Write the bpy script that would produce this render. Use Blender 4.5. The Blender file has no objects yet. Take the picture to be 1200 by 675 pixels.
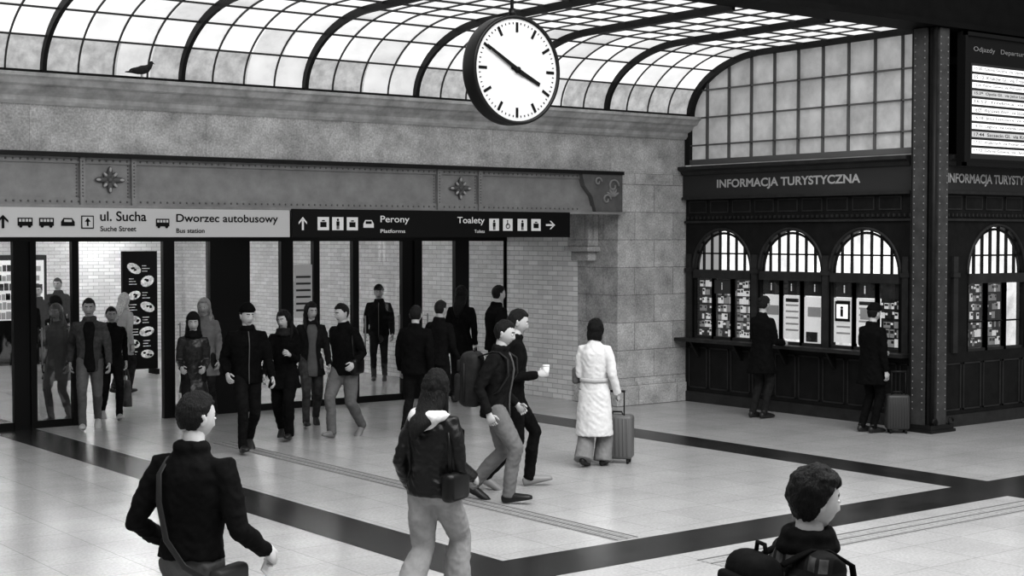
import bpy, bmesh, math, random
from math import sin, cos, pi, radians, sqrt
from mathutils import Vector, Matrix, noise
random.seed(7)
sc = bpy.context.scene
V3 = Vector
# ---------------------------------------------------------------- survey
FPX = 1760.0; HZ = 278.0; CAMH = 2.56
YAW = radians(37.5)
FW = (sin(YAW), cos(YAW)); RT = (cos(YAW), -sin(YAW))
def at_depth(u, d):
    k = (u-600)/FPX
    return (d*(FW[0]+k*RT[0]), d*(FW[1]+k*RT[1]))
def ground(u, v):
    return at_depth(u, CAMH*FPX/(v-HZ))
def wx(u, Y=16.95):
    k = (u-600)/FPX
    return Y*(FW[0]+k*RT[0])/(FW[1]+k*RT[1])

# ---------------------------------------------------------------- materials
MATS = {}
def M(name, col, rough=.7, metal=0.0, var=0.0, scale=5.0, bump=0.0, emit=0.0, spec=.4, stretch=None, detail=5):
    if name in MATS: return MATS[name]
    m = bpy.data.materials.new(name); m.use_nodes = True
    nt = m.node_tree; b = nt.nodes['Principled BSDF']
    b.inputs['Base Color'].default_value = (col, col, col, 1)
    b.inputs['Roughness'].default_value = rough
    b.inputs['Metallic'].default_value = metal
    b.inputs['Specular IOR Level'].default_value = spec
    if emit:
        b.inputs['Emission Color'].default_value = (1, 1, 1, 1)
        b.inputs['Emission Strength'].default_value = emit
    if var or bump:
        tc = nt.nodes.new('ShaderNodeTexCoord')
        mp = nt.nodes.new('ShaderNodeMapping')
        if stretch: mp.inputs['Scale'].default_value = stretch
        nt.links.new(tc.outputs['Object'], mp.inputs['Vector'])
        n = nt.nodes.new('ShaderNodeTexNoise'); n.inputs['Scale'].default_value = scale
        n.inputs['Detail'].default_value = detail; n.inputs['Roughness'].default_value = .65
        nt.links.new(mp.outputs['Vector'], n.inputs['Vector'])
        if var:
            mr = nt.nodes.new('ShaderNodeMapRange')
            mr.inputs['From Min'].default_value = .3; mr.inputs['From Max'].default_value = .7
            mr.inputs['To Min'].default_value = col*(1-var); mr.inputs['To Max'].default_value = col*(1+var)
            nt.links.new(n.outputs['Fac'], mr.inputs['Value'])
            nt.links.new(mr.outputs['Result'], b.inputs['Base Color'])
            if emit:
                mr2 = nt.nodes.new('ShaderNodeMapRange')
                mr2.inputs['From Min'].default_value = .3; mr2.inputs['From Max'].default_value = .7
                mr2.inputs['To Min'].default_value = emit*(1-var); mr2.inputs['To Max'].default_value = emit*(1+var)
                nt.links.new(n.outputs['Fac'], mr2.inputs['Value'])
                nt.links.new(mr2.outputs['Result'], b.inputs['Emission Strength'])
        if bump:
            bp = nt.nodes.new('ShaderNodeBump'); bp.inputs['Strength'].default_value = bump
            bp.inputs['Distance'].default_value = .02
            nt.links.new(n.outputs['Fac'], bp.inputs['Height'])
            nt.links.new(bp.outputs['Normal'], b.inputs['Normal'])
    MATS[name] = m
    return m

def MBrick(name, c1, c2, mortar, bw, rh, ms, offset=.5, mode='wall', nvar=.25, nscale=3.0, rough=.7, bump=.3, spec=.4, fine=0.0, zoff=0.0):
    m = bpy.data.materials.new(name); m.use_nodes = True
    nt = m.node_tree; b = nt.nodes['Principled BSDF']; L = nt.links
    b.inputs['Roughness'].default_value = rough
    b.inputs['Specular IOR Level'].default_value = spec
    tc = nt.nodes.new('ShaderNodeTexCoord'); sp = nt.nodes.new('ShaderNodeSeparateXYZ')
    cb = nt.nodes.new('ShaderNodeCombineXYZ'); L.new(tc.outputs['Object'], sp.inputs[0])
    if mode == 'wall':
        ad = nt.nodes.new('ShaderNodeMath'); ad.operation = 'ADD'
        L.new(sp.outputs[0], ad.inputs[0]); L.new(sp.outputs[1], ad.inputs[1])
        az = nt.nodes.new('ShaderNodeMath'); az.operation = 'ADD'; az.inputs[1].default_value = zoff
        L.new(sp.outputs[2], az.inputs[0])
        L.new(ad.outputs[0], cb.inputs[0]); L.new(az.outputs[0], cb.inputs[1])
    else:
        L.new(sp.outputs[0], cb.inputs[0]); L.new(sp.outputs[1], cb.inputs[1])
    br = nt.nodes.new('ShaderNodeTexBrick'); br.offset = offset
    br.inputs['Scale'].default_value = 1
    br.inputs['Color1'].default_value = (c1, c1, c1, 1); br.inputs['Color2'].default_value = (c2, c2, c2, 1)
    br.inputs['Mortar'].default_value = (mortar,)*3+(1,)
    br.inputs['Mortar Size'].default_value = ms; br.inputs['Brick Width'].default_value = bw
    br.inputs['Row Height'].default_value = rh; br.inputs['Mortar Smooth'].default_value = .2
    L.new(cb.outputs[0], br.inputs['Vector'])
    n = nt.nodes.new('ShaderNodeTexNoise'); n.inputs['Scale'].default_value = nscale
    n.inputs['Detail'].default_value = 8; n.inputs['Roughness'].default_value = .7
    L.new(tc.outputs['Object'], n.inputs['Vector'])
    mr = nt.nodes.new('ShaderNodeMapRange')
    mr.inputs['From Min'].default_value = .3; mr.inputs['From Max'].default_value = .7
    mr.inputs['To Min'].default_value = 1-nvar; mr.inputs['To Max'].default_value = 1+nvar
    L.new(n.outputs['Fac'], mr.inputs['Value'])
    mu = nt.nodes.new('ShaderNodeMath'); mu.operation = 'MULTIPLY'
    L.new(br.outputs['Color'], mu.inputs[0]); L.new(mr.outputs['Result'], mu.inputs[1])
    out = mu
    if fine:
        n2 = nt.nodes.new('ShaderNodeTexNoise'); n2.inputs['Scale'].default_value = 40
        n2.inputs['Detail'].default_value = 4
        L.new(tc.outputs['Object'], n2.inputs['Vector'])
        m2 = nt.nodes.new('ShaderNodeMapRange')
        m2.inputs['From Min'].default_value = .3; m2.inputs['From Max'].default_value = .7
        m2.inputs['To Min'].default_value = 1-fine; m2.inputs['To Max'].default_value = 1+fine
        L.new(n2.outputs['Fac'], m2.inputs['Value'])
        mu2 = nt.nodes.new('ShaderNodeMath'); mu2.operation = 'MULTIPLY'
        L.new(mu.outputs[0], mu2.inputs[0]); L.new(m2.outputs['Result'], mu2.inputs[1]); out = mu2
    L.new(out.outputs[0], b.inputs['Base Color'])
    if bump:
        bp = nt.nodes.new('ShaderNodeBump'); bp.inputs['Strength'].default_value = bump
        bp.inputs['Distance'].default_value = .02
        L.new(out.outputs[0], bp.inputs['Height']); L.new(bp.outputs['Normal'], b.inputs['Normal'])
    return m

def MGlass(name, refl=.12, tint=.9):
    m = bpy.data.materials.new(name); m.use_nodes = True
    nt = m.node_tree; nt.nodes.clear()
    o = nt.nodes.new('ShaderNodeOutputMaterial'); mx = nt.nodes.new('ShaderNodeMixShader')
    t = nt.nodes.new('ShaderNodeBsdfTransparent'); t.inputs[0].default_value = (tint, tint, tint, 1)
    g = nt.nodes.new('ShaderNodeBsdfGlossy'); g.inputs['Roughness'].default_value = .02
    mx.inputs[0].default_value = refl
    nt.links.new(t.outputs[0], mx.inputs[1]); nt.links.new(g.outputs[0], mx.inputs[2])
    nt.links.new(mx.outputs[0], o.inputs[0])
    return m

mStone = MBrick('ashlar_stone', .48, .54, .36, 2.2, .60, .004, nvar=.38, nscale=2.6, rough=.85, bump=.08, fine=.26, zoff=.05)
mStoneP = MBrick('pier_stone', .38, .50, .22, .80, .42, .006, nvar=.34, nscale=2.8, rough=.85, bump=.15, fine=.26)
mWBrick = MBrick('white_glazed_brick', .74, .92, .50, .25, .078, .006, nvar=.08, nscale=2, rough=.35, bump=.10)
mFloor = MBrick('floor_tiles', .42, .45, .28, .60, .60, .004, offset=0, mode='floor', nvar=.12, nscale=1.1, rough=.22, bump=.02, fine=.12, spec=.5)
mStripe = MBrick('dark_floor_tiles', .018, .026, .04, .60, .30, .004, offset=0, mode='floor', nvar=.15, nscale=2, rough=.25, bump=.02, fine=.15, spec=.3)
mTact = M('tactile_paving', .32, .6, var=.2, scale=20)
mSteel = M('painted_steel', .26, .5, var=.18, scale=4, bump=.05)
mSteelD = M('dark_steel', .015, .45, var=.3, scale=6, spec=.2)
mBeamD = M('dark_beam', .006, .6, var=.3, scale=4, spec=.1)
mMunt = M('muntin', .015, .5, spec=.2)
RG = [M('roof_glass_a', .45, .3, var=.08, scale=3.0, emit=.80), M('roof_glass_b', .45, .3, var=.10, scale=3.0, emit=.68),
      M('roof_glass_c', .45, .3, var=.14, scale=3.0, emit=.54), M('roof_glass_low', .35, .3, var=.28, scale=7.0, emit=.33)]  # panes emit light themselves, standing in for daylight through the glass
mLunGlass = M('frosted_glass', .40, .35, var=.25, scale=2.2, emit=.16)  # slight self-glow stands in for light coming through the panes
mCor = M('cornice_stone', .52, .85, var=.40, scale=3, bump=.2, detail=8)
mFrame = M('door_frame', .006, .35, spec=.25)
mGlass = MGlass('clear_glass', .09, .92)
mWood = M('dark_wood', .012, .5, var=.35, scale=6, bump=.1, spec=.15)
mWood2 = M('dark_wood_trim', .030, .45, var=.3, scale=6, spec=.25)
mSignD = M('sign_panel', .04, .5, spec=.2)
mWhite = M('white_paint', .75, .5)
mInside = M('glow_interior', .7, .7, emit=.85, var=.35, scale=2.5)  # back wall glows by itself in place of room lighting
mPaper = M('paper', .8, .6, emit=.42)  # self-glow brightens the booth brochures and posters
mPaper2 = M('paper_grey', .35, .6, emit=.12)  # weaker self-glow, brightened like the white paper
mPaper3 = M('paper_dark', .05, .6)
mBlack = M('black_matt', .005, .6, spec=.15)
mSignW = M('light_sign_face', .52, .5)
mSignB = M('black_sign_face', .006, .4, spec=.2)

# ---------------------------------------------------------------- mesh builder
def dens(pts, rad, k):
    P_ = [V3(p) for p in pts]; R_ = [V3((r, r, 0)) if isinstance(r, (int, float)) else V3((r[0], r[1], 0)) for r in rad]
    def cr(A, i, t):
        a, b, c, d = A[max(i-1, 0)], A[i], A[i+1], A[min(i+2, len(A)-1)]
        return .5*((2*b)+(c-a)*t+(2*a-5*b+4*c-d)*t*t+(3*b-a-3*c+d)*t**3)
    po = []; ro = []
    for i in range(len(P_)-1):
        for q in range(k):
            t = q/k; po.append(cr(P_, i, t)); r = cr(R_, i, t); ro.append((max(.001, r.x), max(.001, r.y)))
    po.append(P_[-1]); ro.append((R_[-1].x, R_[-1].y))
    return po, ro
class MB:
    def __init__(s): s.V = []; s.F = []; s.I = []; s.S = []
    def add(s, V, F, m=0, sm=False):
        o = len(s.V); s.V += [V3(v) for v in V]
        for f in F: s.F.append([i+o for i in f]); s.I.append(m); s.S.append(sm)
    def box(s, x0, x1, y0, y1, z0, z1, m=0):
        v = [(x, y, z) for z in (z0, z1) for y in (y0, y1) for x in (x0, x1)]
        s.add(v, [(0,2,3,1),(4,5,7,6),(0,1,5,4),(2,6,7,3),(0,4,6,2),(1,3,7,5)], m)
    def rbox(s, c, d, r, m=0, seg=2, rot=None, taper=1.0):
        bm = bmesh.new(); bmesh.ops.create_cube(bm, size=1)
        for v in bm.verts:
            t = taper if v.co.z > 0 else 1
            v.co = V3((v.co.x*d[0]*t, v.co.y*d[1]*t, v.co.z*d[2]))
        bmesh.ops.bevel(bm, geom=bm.edges[:], offset=r, segments=seg, profile=.5, affect='EDGES')
        bm.verts.index_update()
        R = rot or Matrix.Identity(3)
        s.add([R @ v.co + V3(c) for v in bm.verts], [[v.index for v in f.verts] for f in bm.faces], m, True); bm.free()
    def tube(s, pts, rad, m=0, n=12, side=(1, 0, 0), cap=True, closed=False):
        pts = [V3(p) for p in pts]; N = len(pts); side = V3(side).normalized(); V = []; F = []
        for i, p in enumerate(pts):
            if closed: t = pts[(i+1) % N]-pts[i-1]
            else: t = pts[min(i+1, N-1)]-pts[max(i-1, 0)]
            if t.length < 1e-7: t = V3((0, 0, 1))
            t.normalize()
            sd = side if abs(t.dot(side)) < .97 else V3((0, 1, 0.1)).normalized()
            a = (sd - t*t.dot(sd)).normalized(); b = t.cross(a)
            r = rad[i] if isinstance(rad, list) else rad
            if isinstance(r, (int, float)): r = (r, r)
            for j in range(n):
                an = 2*pi*j/n
                V.append(p + a*(r[0]*cos(an)) + b*(r[1]*sin(an)))
        for i in range(N if closed else N-1):
            i2 = (i+1) % N
            for j in range(n):
                j2 = (j+1) % n
                F.append((i*n+j, i*n+j2, i2*n+j2, i2*n+j))
        if cap and not closed:
            F.append(list(range(n))[::-1]); F.append([(N-1)*n+j for j in range(n)])
        s.add(V, F, m, True)
    def ell(s, c, r, m=0, seg=14, rings=9, rot=None):
        V = []; F = []; c = V3(c)
        R = rot or Matrix.Identity(3)
        V.append(c + R @ V3((0, 0, r[2])))
        for i in range(1, rings):
            th = pi*i/rings
            for j in range(seg):
                ph = 2*pi*j/seg
                V.append(c + R @ V3((r[0]*sin(th)*cos(ph), r[1]*sin(th)*sin(ph), r[2]*cos(th))))
        V.append(c + R @ V3((0, 0, -r[2])))
        for j in range(seg):
            F.append((0, 1+j, 1+(j+1) % seg))
            for i in range(rings-2):
                a = 1+i*seg
                F.append((a+j, a+seg+j, a+seg+(j+1) % seg, a+(j+1) % seg))
            a = 1+(rings-2)*seg
            F.append((a+j, len(V)-1, a+(j+1) % seg))
        s.add(V, F, m, True)
    def prism_x(s, prof, x0, x1, m=0):
        n = len(prof)
        V = [(x0, y, z) for y, z in prof]+[(x1, y, z) for y, z in prof]
        F = [(i, (i+1) % n, n+(i+1) % n, n+i) for i in range(n)]+[list(range(n))[::-1], list(range(n, 2*n))]
        s.add(V, F, m)
    def prism_y(s, prof, y0, y1, m=0):
        n = len(prof)
        V = [(x, y0, z) for x, z in prof]+[(x, y1, z) for x, z in prof]
        F = [(i, (i+1) % n, n+(i+1) % n, n+i) for i in range(n)]+[list(range(n))[::-1], list(range(n, 2*n))]
        s.add(V, F, m)
    def xf(s, fn): s.V = [V3(fn(v)) for v in s.V]
    def obj(s, name, mats, parent=None, voxel=0, smooth=0, disp=0, bevel=0, recalc=True):
        me = bpy.data.meshes.new(name); me.from_pydata(s.V, [], s.F)
        if not isinstance(mats, (list, tuple)): mats = [mats]
        ob = bpy.data.objects.new(name, me); sc.collection.objects.link(ob)
        if voxel:
            md = ob.modifiers.new('r', 'REMESH'); md.mode = 'VOXEL'; md.voxel_size = voxel; md.use_smooth_shade = True
            if smooth:
                m2 = ob.modifiers.new('s', 'SMOOTH'); m2.iterations = smooth; m2.factor = .5
            dg = bpy.context.evaluated_depsgraph_get()
            nm = bpy.data.meshes.new_from_object(ob.evaluated_get(dg)); ob.modifiers.clear()
            ob.data = nm; bpy.data.meshes.remove(me); me = nm; me.name = name
            if disp:
                off = []
                for v in me.vertices:
                    p = v.co
                    r1 = 1-abs(noise.noise(V3((p.x*9, p.y*9, p.z*15+p.x*12))))*2.2   # folds
                    r2 = 1-abs(noise.noise(V3((p.x*15+5, p.y*15, p.z*24-p.y*14))))*2.2
                    d = noise.noise(p*6)*.8 + r1*.55 + r2*.35 - .5
                    off.append(v.co + v.normal*d*disp)
                for v, o in zip(me.vertices, off): v.co = o
            me.materials.clear(); me.materials.append(mats[0])
            for p in me.polygons: p.use_smooth = True; p.material_index = 0
        else:
            for m in mats: me.materials.append(m)
            me.polygons.foreach_set('material_index', s.I)
            me.polygons.foreach_set('use_smooth', s.S)
            if recalc:
                bm = bmesh.new(); bm.from_mesh(me); bmesh.ops.recalc_face_normals(bm, faces=bm.faces[:]); bm.to_mesh(me); bm.free()
            if bevel:
                b = ob.modifiers.new('bevel', 'BEVEL'); b.width = bevel; b.segments = 2; b.limit_method = 'ANGLE'
        me.update()
        if parent: ob.parent = parent
        return ob

def text(name, body, org, xdir, mat, w=None, h=.1, parent=None, depth=.004, bold=0.0):
    cu = bpy.data.curves.new(name, 'FONT'); cu.body = body; cu.extrude = 0; cu.offset = bold
    ob = bpy.data.objects.new(name, cu); sc.collection.objects.link(ob)
    dg = bpy.context.evaluated_depsgraph_get()
    me = bpy.data.meshes.new_from_object(ob.evaluated_get(dg))
    bpy.data.objects.remove(ob); bpy.data.curves.remove(cu)
    xs = [v.co.x for v in me.vertices]; ys = [v.co.y for v in me.vertices]
    x0, x1, y0, y1 = min(xs), max(xs), min(ys), max(ys)
    sy = h/(y1-y0); sx = (w/(x1-x0)) if w else sy
    xd = V3(xdir)
    for v in me.vertices:
        v.co = V3(org)+xd*((v.co.x-x0)*sx)+V3((0, 0, (v.co.y-y0)*sy))
    me.materials.clear(); me.materials.append(mat)
    o = bpy.data.objects.new(name, me); sc.collection.objects.link(o)
    if parent: o.parent = parent
    return o

# ================================================================ PEOPLE
def sstep(a, b, x):
    t = max(0, min(1, (x-a)/(b-a))); return t*t*(3-2*t)
def g(x, s): return math.exp(-(x/s)**2)
def head_pt(n, female=False):
    x = n.x*.075; y = n.y*.097; z = n.z*.118
    t = max(0, -n.z)
    x *= 1-(.28 if not female else .34)*t*t
    if n.y < 0: y *= 1-.38*t
    else: y *= 1-.02*t
    if n.y < 0: y *= 1+.04*max(0, n.z+.2)
    if n.y > 0:
        f = sstep(0, .35, n.y)
        h = 0
        if -.036 <= z <= .012: h = (.012-z)/.048*.018+.002
        elif -.050 < z < -.036: h = (z+.050)/.014*.020
        wdt = .010+.005*sstep(.0, -.036, z) if z > -.05 else .01
        d = h*g(x, wdt+.002)
        d -= .008*g(abs(x)-.030, .014)*g(z-.002, .012)
        d += .004*g(z-.026, .010)*g(x, .05)
        d += .004*g(abs(x)-.040, .018)*g(z+.03, .02)
        d += .005*g(x, .020)*g(z+.066, .010)
        d -= .003*g(x, .022)*g(z+.083, .007)
        d += .008*g(x, .024)*g(z+.102, .016)
        y += d*f
    return V3((x, y, z))

def ik(a, t, l1, l2, bend):
    a = V3(a); t = V3(t); d = t-a; L = d.length
    if L > (l1+l2)*.995: t = a+d*((l1+l2)*.995/L); d = t-a; L = d.length
    u = d/L; c = (l1*l1-l2*l2+L*L)/(2*L); h = sqrt(max(0, l1*l1-c*c))
    b = V3(bend); b = (b-u*b.dot(u)).normalized()
    return a+u*c+b*h, t

def clothmat(c, rough=.9):
    c = c if c > .05 else c*.5
    return M('cloth_%04d' % int(c*10000), c, rough, var=.12 if c > .1 else .4, scale=14, bump=.2, spec=.08)
def skinmat(c): return M('skin_%03d' % int(c*1000), c, .55, var=.05, scale=30, spec=.3)
def hairmat(c):
    c = c if c > .1 else c*.5
    return M('hair_%04d' % int(c*10000), c, .45, var=.6, scale=40, bump=.8, stretch=(3, 3, .4), spec=.22)

def person(name, pos, phi, H=1.75, fem=False, top=.02, bot=.03, shoe=.02, hairc=.02, hair='short', hem=-.10,
           st=.8, wl=None, wr=None, curl=(.4, .4), lean=2, hyaw=0, hpitch=5, htilt=0, voxel=.014, bulk=1.0, legw=1.0, flare=0.0,
           hood=None, hat=None, skin=.44, scarf=None, belt=None, topmat=None, stance=.09, disp=.011, shirt=None, zipper=False, near=False, collar=None):
    k = H/1.75
    ph = radians(phi)
    d = (FW[0]*cos(ph)+RT[0]*sin(ph), FW[1]*cos(ph)+RT[1]*sin(ph))
    th = math.atan2(-d[0], d[1])
    root = bpy.data.objects.new(name, None); sc.collection.objects.link(root)
    root.empty_display_size = .2
    root.location = (pos[0], pos[1], 0); root.rotation_euler = (0, 0, th)
    Lr = radians(lean)
    hipz = .94-.045*abs(st)
    tw = radians(8)*st
    def P(h, x=0, y=0):
        a = -tw*sstep(.1, .45, h)
        x, y = x*cos(a)-y*sin(a), x*sin(a)+y*cos(a)
        return V3((x, y*cos(Lr)+h*sin(Lr), hipz+h*cos(Lr)))
    sw = .165 if fem else .188
    info = {'mat': Matrix.Translation((pos[0], pos[1], 0)) @ Matrix.Rotation(th, 4, 'Z'), 'k': k, 'P': P, 'sw': sw}
    def fin(mb): mb.V = [v*k for v in mb.V]
    # ---- legs + trousers
    tr = MB(); sh = MB()
    tr.tube([P(-.11), P(-.05), P(.03), P(.10)], [(.11, .09), (.160, .118), (.162, .118), (.145, .10)], n=16)
    for s in (-1, 1):
        f = st*s
        by = .07+.30*f; pt = radians(34*-f) if f < 0 else radians(-13*f)
        lift = .19*sin(-pt) if pt < 0 else 0
        def fp(y, z, x=0):
            return V3((s*stance+x, by+y*cos(pt)+z*sin(pt), lift-y*sin(pt)+z*cos(pt)))
        ank = fp(-.13, .085)
        hip = P(-.02, s*.082)
        kn, an = ik(hip, ank, .43, .435, (s*.05, 1, 0))
        r = [.094, .084, .064, .060, .050]
        r = [r[0]*(1+(legw-1)*.5), r[1]*legw, r[2]*legw, r[3]*legw+flare*.5, r[4]*legw+flare]
        low = an+(an-kn).normalized()*.035
        calf = an.lerp(kn, .6)+V3((0, -.012, 0))
        tr.tube([hip+V3((0, 0, .03)), hip.lerp(kn, .45), kn, calf, low], [(x, x*1.05) for x in r], n=14)
        secs = [(-.205, .04, .018, .028), (-.19, .045, .032, .042), (-.13, .05, .036, .05), (-.06, .042, .042, .042),
                (0, .034, .047, .034), (.05, .028, .042, .027), (.085, .022, .026, .018)]
        Vv = []; n = 12
        for (y, zc, hw, hh) in secs:
            for j in range(n):
                a = 2*pi*j/n
                Vv.append(fp(y, max(0.0, zc+hh*sin(a)), hw*cos(a)*(1+.1*(sin(a) < 0))))
        Ff = [(i*n+j, i*n+(j+1) % n, (i+1)*n+(j+1) % n, (i+1)*n+j) for i in range(len(secs)-1) for j in range(n)]
        Ff += [list(range(n))[::-1], [(len(secs)-1)*n+j for j in range(n)]]
        sh.add(Vv, Ff, 0, True)
        sh.tube([fp(-.13, .05), fp(-.14, .12)], [.042, .040], n=12)
    fin(tr); fin(sh)
    tr.obj('trousers', clothmat(bot), root, voxel=voxel, smooth=4, disp=disp*.8)
    sh.obj('shoes', M('shoe_%03d' % int(shoe*1000), shoe, .4), root)
    # ---- torso + sleeves
    tp = MB(); fw = .86 if fem else 1.0
    base = [(-.10, .172, .128), (0, .168, .122), (.12, .158*fw, .115), (.25, .174*fw, .127), (.35, .186*fw, .130),
            (.42, .184*fw, .118), (.47, .155*fw, .100), (.505, .108, .082), (.54, .074, .070), (.580, .064, .064)]
    rings = [b for b in base if b[0] > hem+.03]
    if hem < -.15:
        q = [( -.10, .178, .135)] + ([(-.3, .192, .152)] if hem < -.35 else [])
        rings = sorted(q)+[b for b in rings if b[0] > -.09]
        rings = [(hem, .205, .175 if abs(st) < .5 else .2)]+rings
    else:
        rings = [(hem, .172 if not fem else .165, .128)]+rings
    pts = []; rr = []; front = []
    for (h, rx, ry) in rings:
        bb = bulk if h < .45 else 1+(bulk-1)*.4
        q = P(h) if h >= 0 else V3((0, h*sin(Lr)*.3, hipz+h))
        if h > .4: q.y -= .008
        pts.append(q); rr.append((rx*bb, ry*bb)); front.append(q+V3((0, ry*bb+.006, 0)))
    tp.tube(pts, rr, n=22)
    if collar is None: collar = not fem
    if collar:
        tp.tube([P(.545, .078*cos(a), .074*sin(a)-.004) for a in [2*pi*i/18 for i in range(18)]], (.016, .028), n=8, side=(1, .01, 0), closed=True)
    hands = MB(); wrists = []
    for s, w in ((-1, wl), (1, wr)):
        S = P(.445, s*sw)
        if w is None:
            w = (s*(sw+.060), -.23*st*s+.05, hipz-.095+.07*abs(st))
        el, wrp = ik(S, w, .29, .25, (s*.18, -1, -.15))
        bb = bulk
        tp.tube([P(.455, s*(sw-.08)), P(.455, s*(sw-.022)), S.lerp(el, .35), S.lerp(el, .75), el, el.lerp(wrp, .5), wrp],
                [.055*bb, .064*bb, .060*bb, .055*bb, .052*bb, .047*bb, .041*bb], n=14, side=(0, 1, .05))
        wrists.append(wrp*k)
        dd = (wrp-el).normalized()
        sv = V3((0, 1, .2)) if abs(dd.y) < .8 else V3((-s*.3, 0, 1))
        sv = (sv-dd*sv.dot(dd)).normalized()
        nn = dd.cross(sv)
        if nn.dot(V3((-s, 0, -.2))) < 0: nn = -nn
        c = curl[0 if s < 0 else 1]
        w0 = wrp-dd*.02
        hands.tube([w0, wrp+dd*.02, wrp+dd*.055, wrp+dd*.095], [(.026, .022), (.032, .018), (.041, .017), (.038, .013)], n=12, side=sv)
        for i, (ln, rd) in enumerate(((.072, .0088), (.082, .009), (.076, .0088), (.06, .0078))):
            b0 = wrp+dd*.083+sv*(.029-.0195*i)
            p = b0; pl = [p]; a = 0
            for fr, da in ((.45, 35), (.32, 60), (.23, 40)):
                a += radians(da*c*1.5+4*i*c)
                p = p+(dd*cos(a)+nn*sin(a))*(ln*fr); pl.append(p)
            hands.tube(pl, [rd, rd, rd*.93, rd*.75], n=7, side=sv)
        b0 = wrp+dd*.028+sv*.028
        d1 = (dd*.65+sv*.65+nn*.35).normalized(); d2 = (dd*.85+sv*.2+nn*(.3+.5*c)).normalized()
        hands.tube([b0-sv*.01, b0+d1*.035, b0+d1*.035+d2*.028, b0+d1*.035+d2*.05], [.013, .0115, .010, .008], n=7, side=nn)
    fin(tp); fin(hands)
    tp.obj('jacket', topmat or clothmat(top), root, voxel=voxel, smooth=4, disp=disp)
    sk = skinmat(skin)
    hands.obj('hands', sk, root)
    if shirt or zipper:
        zb = MB(); fr = [f for f, r_ in zip(front, rings) if -.3 <= r_[0] <= .52]
        wd = [(.062+.014*math.sin(i*1.3), .016) for i in range(len(fr))] if shirt else [(.007, .010)]*len(fr)
        zb.tube(fr, wd, n=10, side=(1, 0, 0)); fin(zb)
        zb.obj('shirt' if shirt else 'zip', clothmat(shirt) if shirt else M('zip_metal', .10, .4), root)
    if hood:
        hd = MB()
        hd.tube([P(.48, .10, .04), P(.51, .115, -.05), P(.50, .07, -.12), P(.47, 0, -.15), P(.50, -.07, -.12), P(.51, -.115, -.05), P(.48, -.10, .04)],
                [.03, .04, .05, .06, .05, .04, .03], n=12, side=(0, 0, 1))
        hd.ell(P(.46, 0, -.10), (.10, .06, .085))
        fin(hd); hd.obj('hood', clothmat(hood), root, voxel=.010, smooth=2, disp=.010)
    if scarf:
        sf = MB()
        for dz, rr2, t in ((.0, .085, .036), (.045, .075, .034)):
            sf.tube([P(.505+dz, rr2*cos(a)*1.05, rr2*sin(a)+.005) for a in [2*pi*i/18 for i in range(18)]], t, n=10, side=(0, 0, 1), closed=True)
        fin(sf); sf.obj('scarf', clothmat(scarf), root, voxel=.010, smooth=2, disp=.012)
    if belt:
        bl = MB(); N = 28
        for i in range(N):
            a = 2*pi*i/N
            for rr3, h in ((1.0, .075), (1.08, .08), (1.08, .12), (1.0, .125)):
                bl.V.append(P(h, .150*bulk*rr3*cos(a), .128*bulk*rr3*sin(a)))
        for i in range(N):
            for j in range(4):
                bl.F.append((i*4+j, i*4+(j+1) % 4, ((i+1) % N)*4+(j+1) % 4, ((i+1) % N)*4+j)); bl.I.append(0); bl.S.append(True)
        fin(bl); bl.obj('belt', clothmat(belt), root)
    # ---- neck + head
    Hc = P(.688, 0, .022)
    R = Matrix.Rotation(radians(-hyaw), 3, 'Z') @ Matrix.Rotation(radians(-hpitch), 3, 'X') @ Matrix.Rotation(radians(htilt), 3, 'Y')
    nk = MB(); nk.tube([P(.45), P(.54), Hc+V3((0, -.015, -.055))], [(.065, .06), (.052, .054), (.052, .058)], n=14)
    fin(nk); nk.obj('neck', sk, root)
    hm = MB(); seg, rg = (96, 72) if near else (48, 36); N = []
    for i in range(rg+1):
        t = pi*i/rg
        for j in range(seg):
            a = 2*pi*j/seg
            N.append(V3((sin(t)*sin(a), sin(t)*cos(a), cos(t))))
    for i in range(rg):
        for j in range(seg):
            f = (i*seg+j, (i+1)*seg+j, (i+1)*seg+(j+1) % seg, i*seg+(j+1) % seg)
            hm.F.append(f); hm.S.append(True)
            q = sum((head_pt(N[x], fem) for x in f), V3())/4
            mi = 0
            if N[f[0]].y > .3:
                if abs(q.x) < .024 and abs(q.z+.066) < .008: mi = 1
                elif .014 < abs(q.x) < .048 and abs(q.z-.026-(.004 if abs(q.x) < .035 else 0)) < .0045: mi = 2
            hm.I.append(mi)
    pts = [head_pt(n_, fem) for n_ in N]
    hm.V = [p.copy() for p in pts]
    for s in (-1, 1):
        hm.ell((s*.030, .083, .002), (.013, .011, .007), 3, seg=10, rings=6)
        hm.ell((s*.030, .091, .002), (.0058, .004, .0062), 4, seg=8, rings=6)
        er = Matrix.Rotation(radians(s*-18), 3, 'Z')
        hm.ell((s*.077, -.008, -.010), (.008, .019, .033), 0, seg=12, rings=8, rot=er)
        hm.ell((s*.080, -.012, .004), (.009, .013, .018), 0, seg=10, rings=7, rot=er)
    hm.V = [(R @ v + Hc)*k for v in hm.V]
    hm.obj('head', [sk, M('lips', skin*.45, .5), hairmat(hairc), M('eye_white', .6, .3), M('iris', .01, .2)], root, recalc=False)
    # hair
    style = hair
    hb = MB()
    sd_ = V3((pos[0]*3, pos[1]*3, 0))
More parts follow.
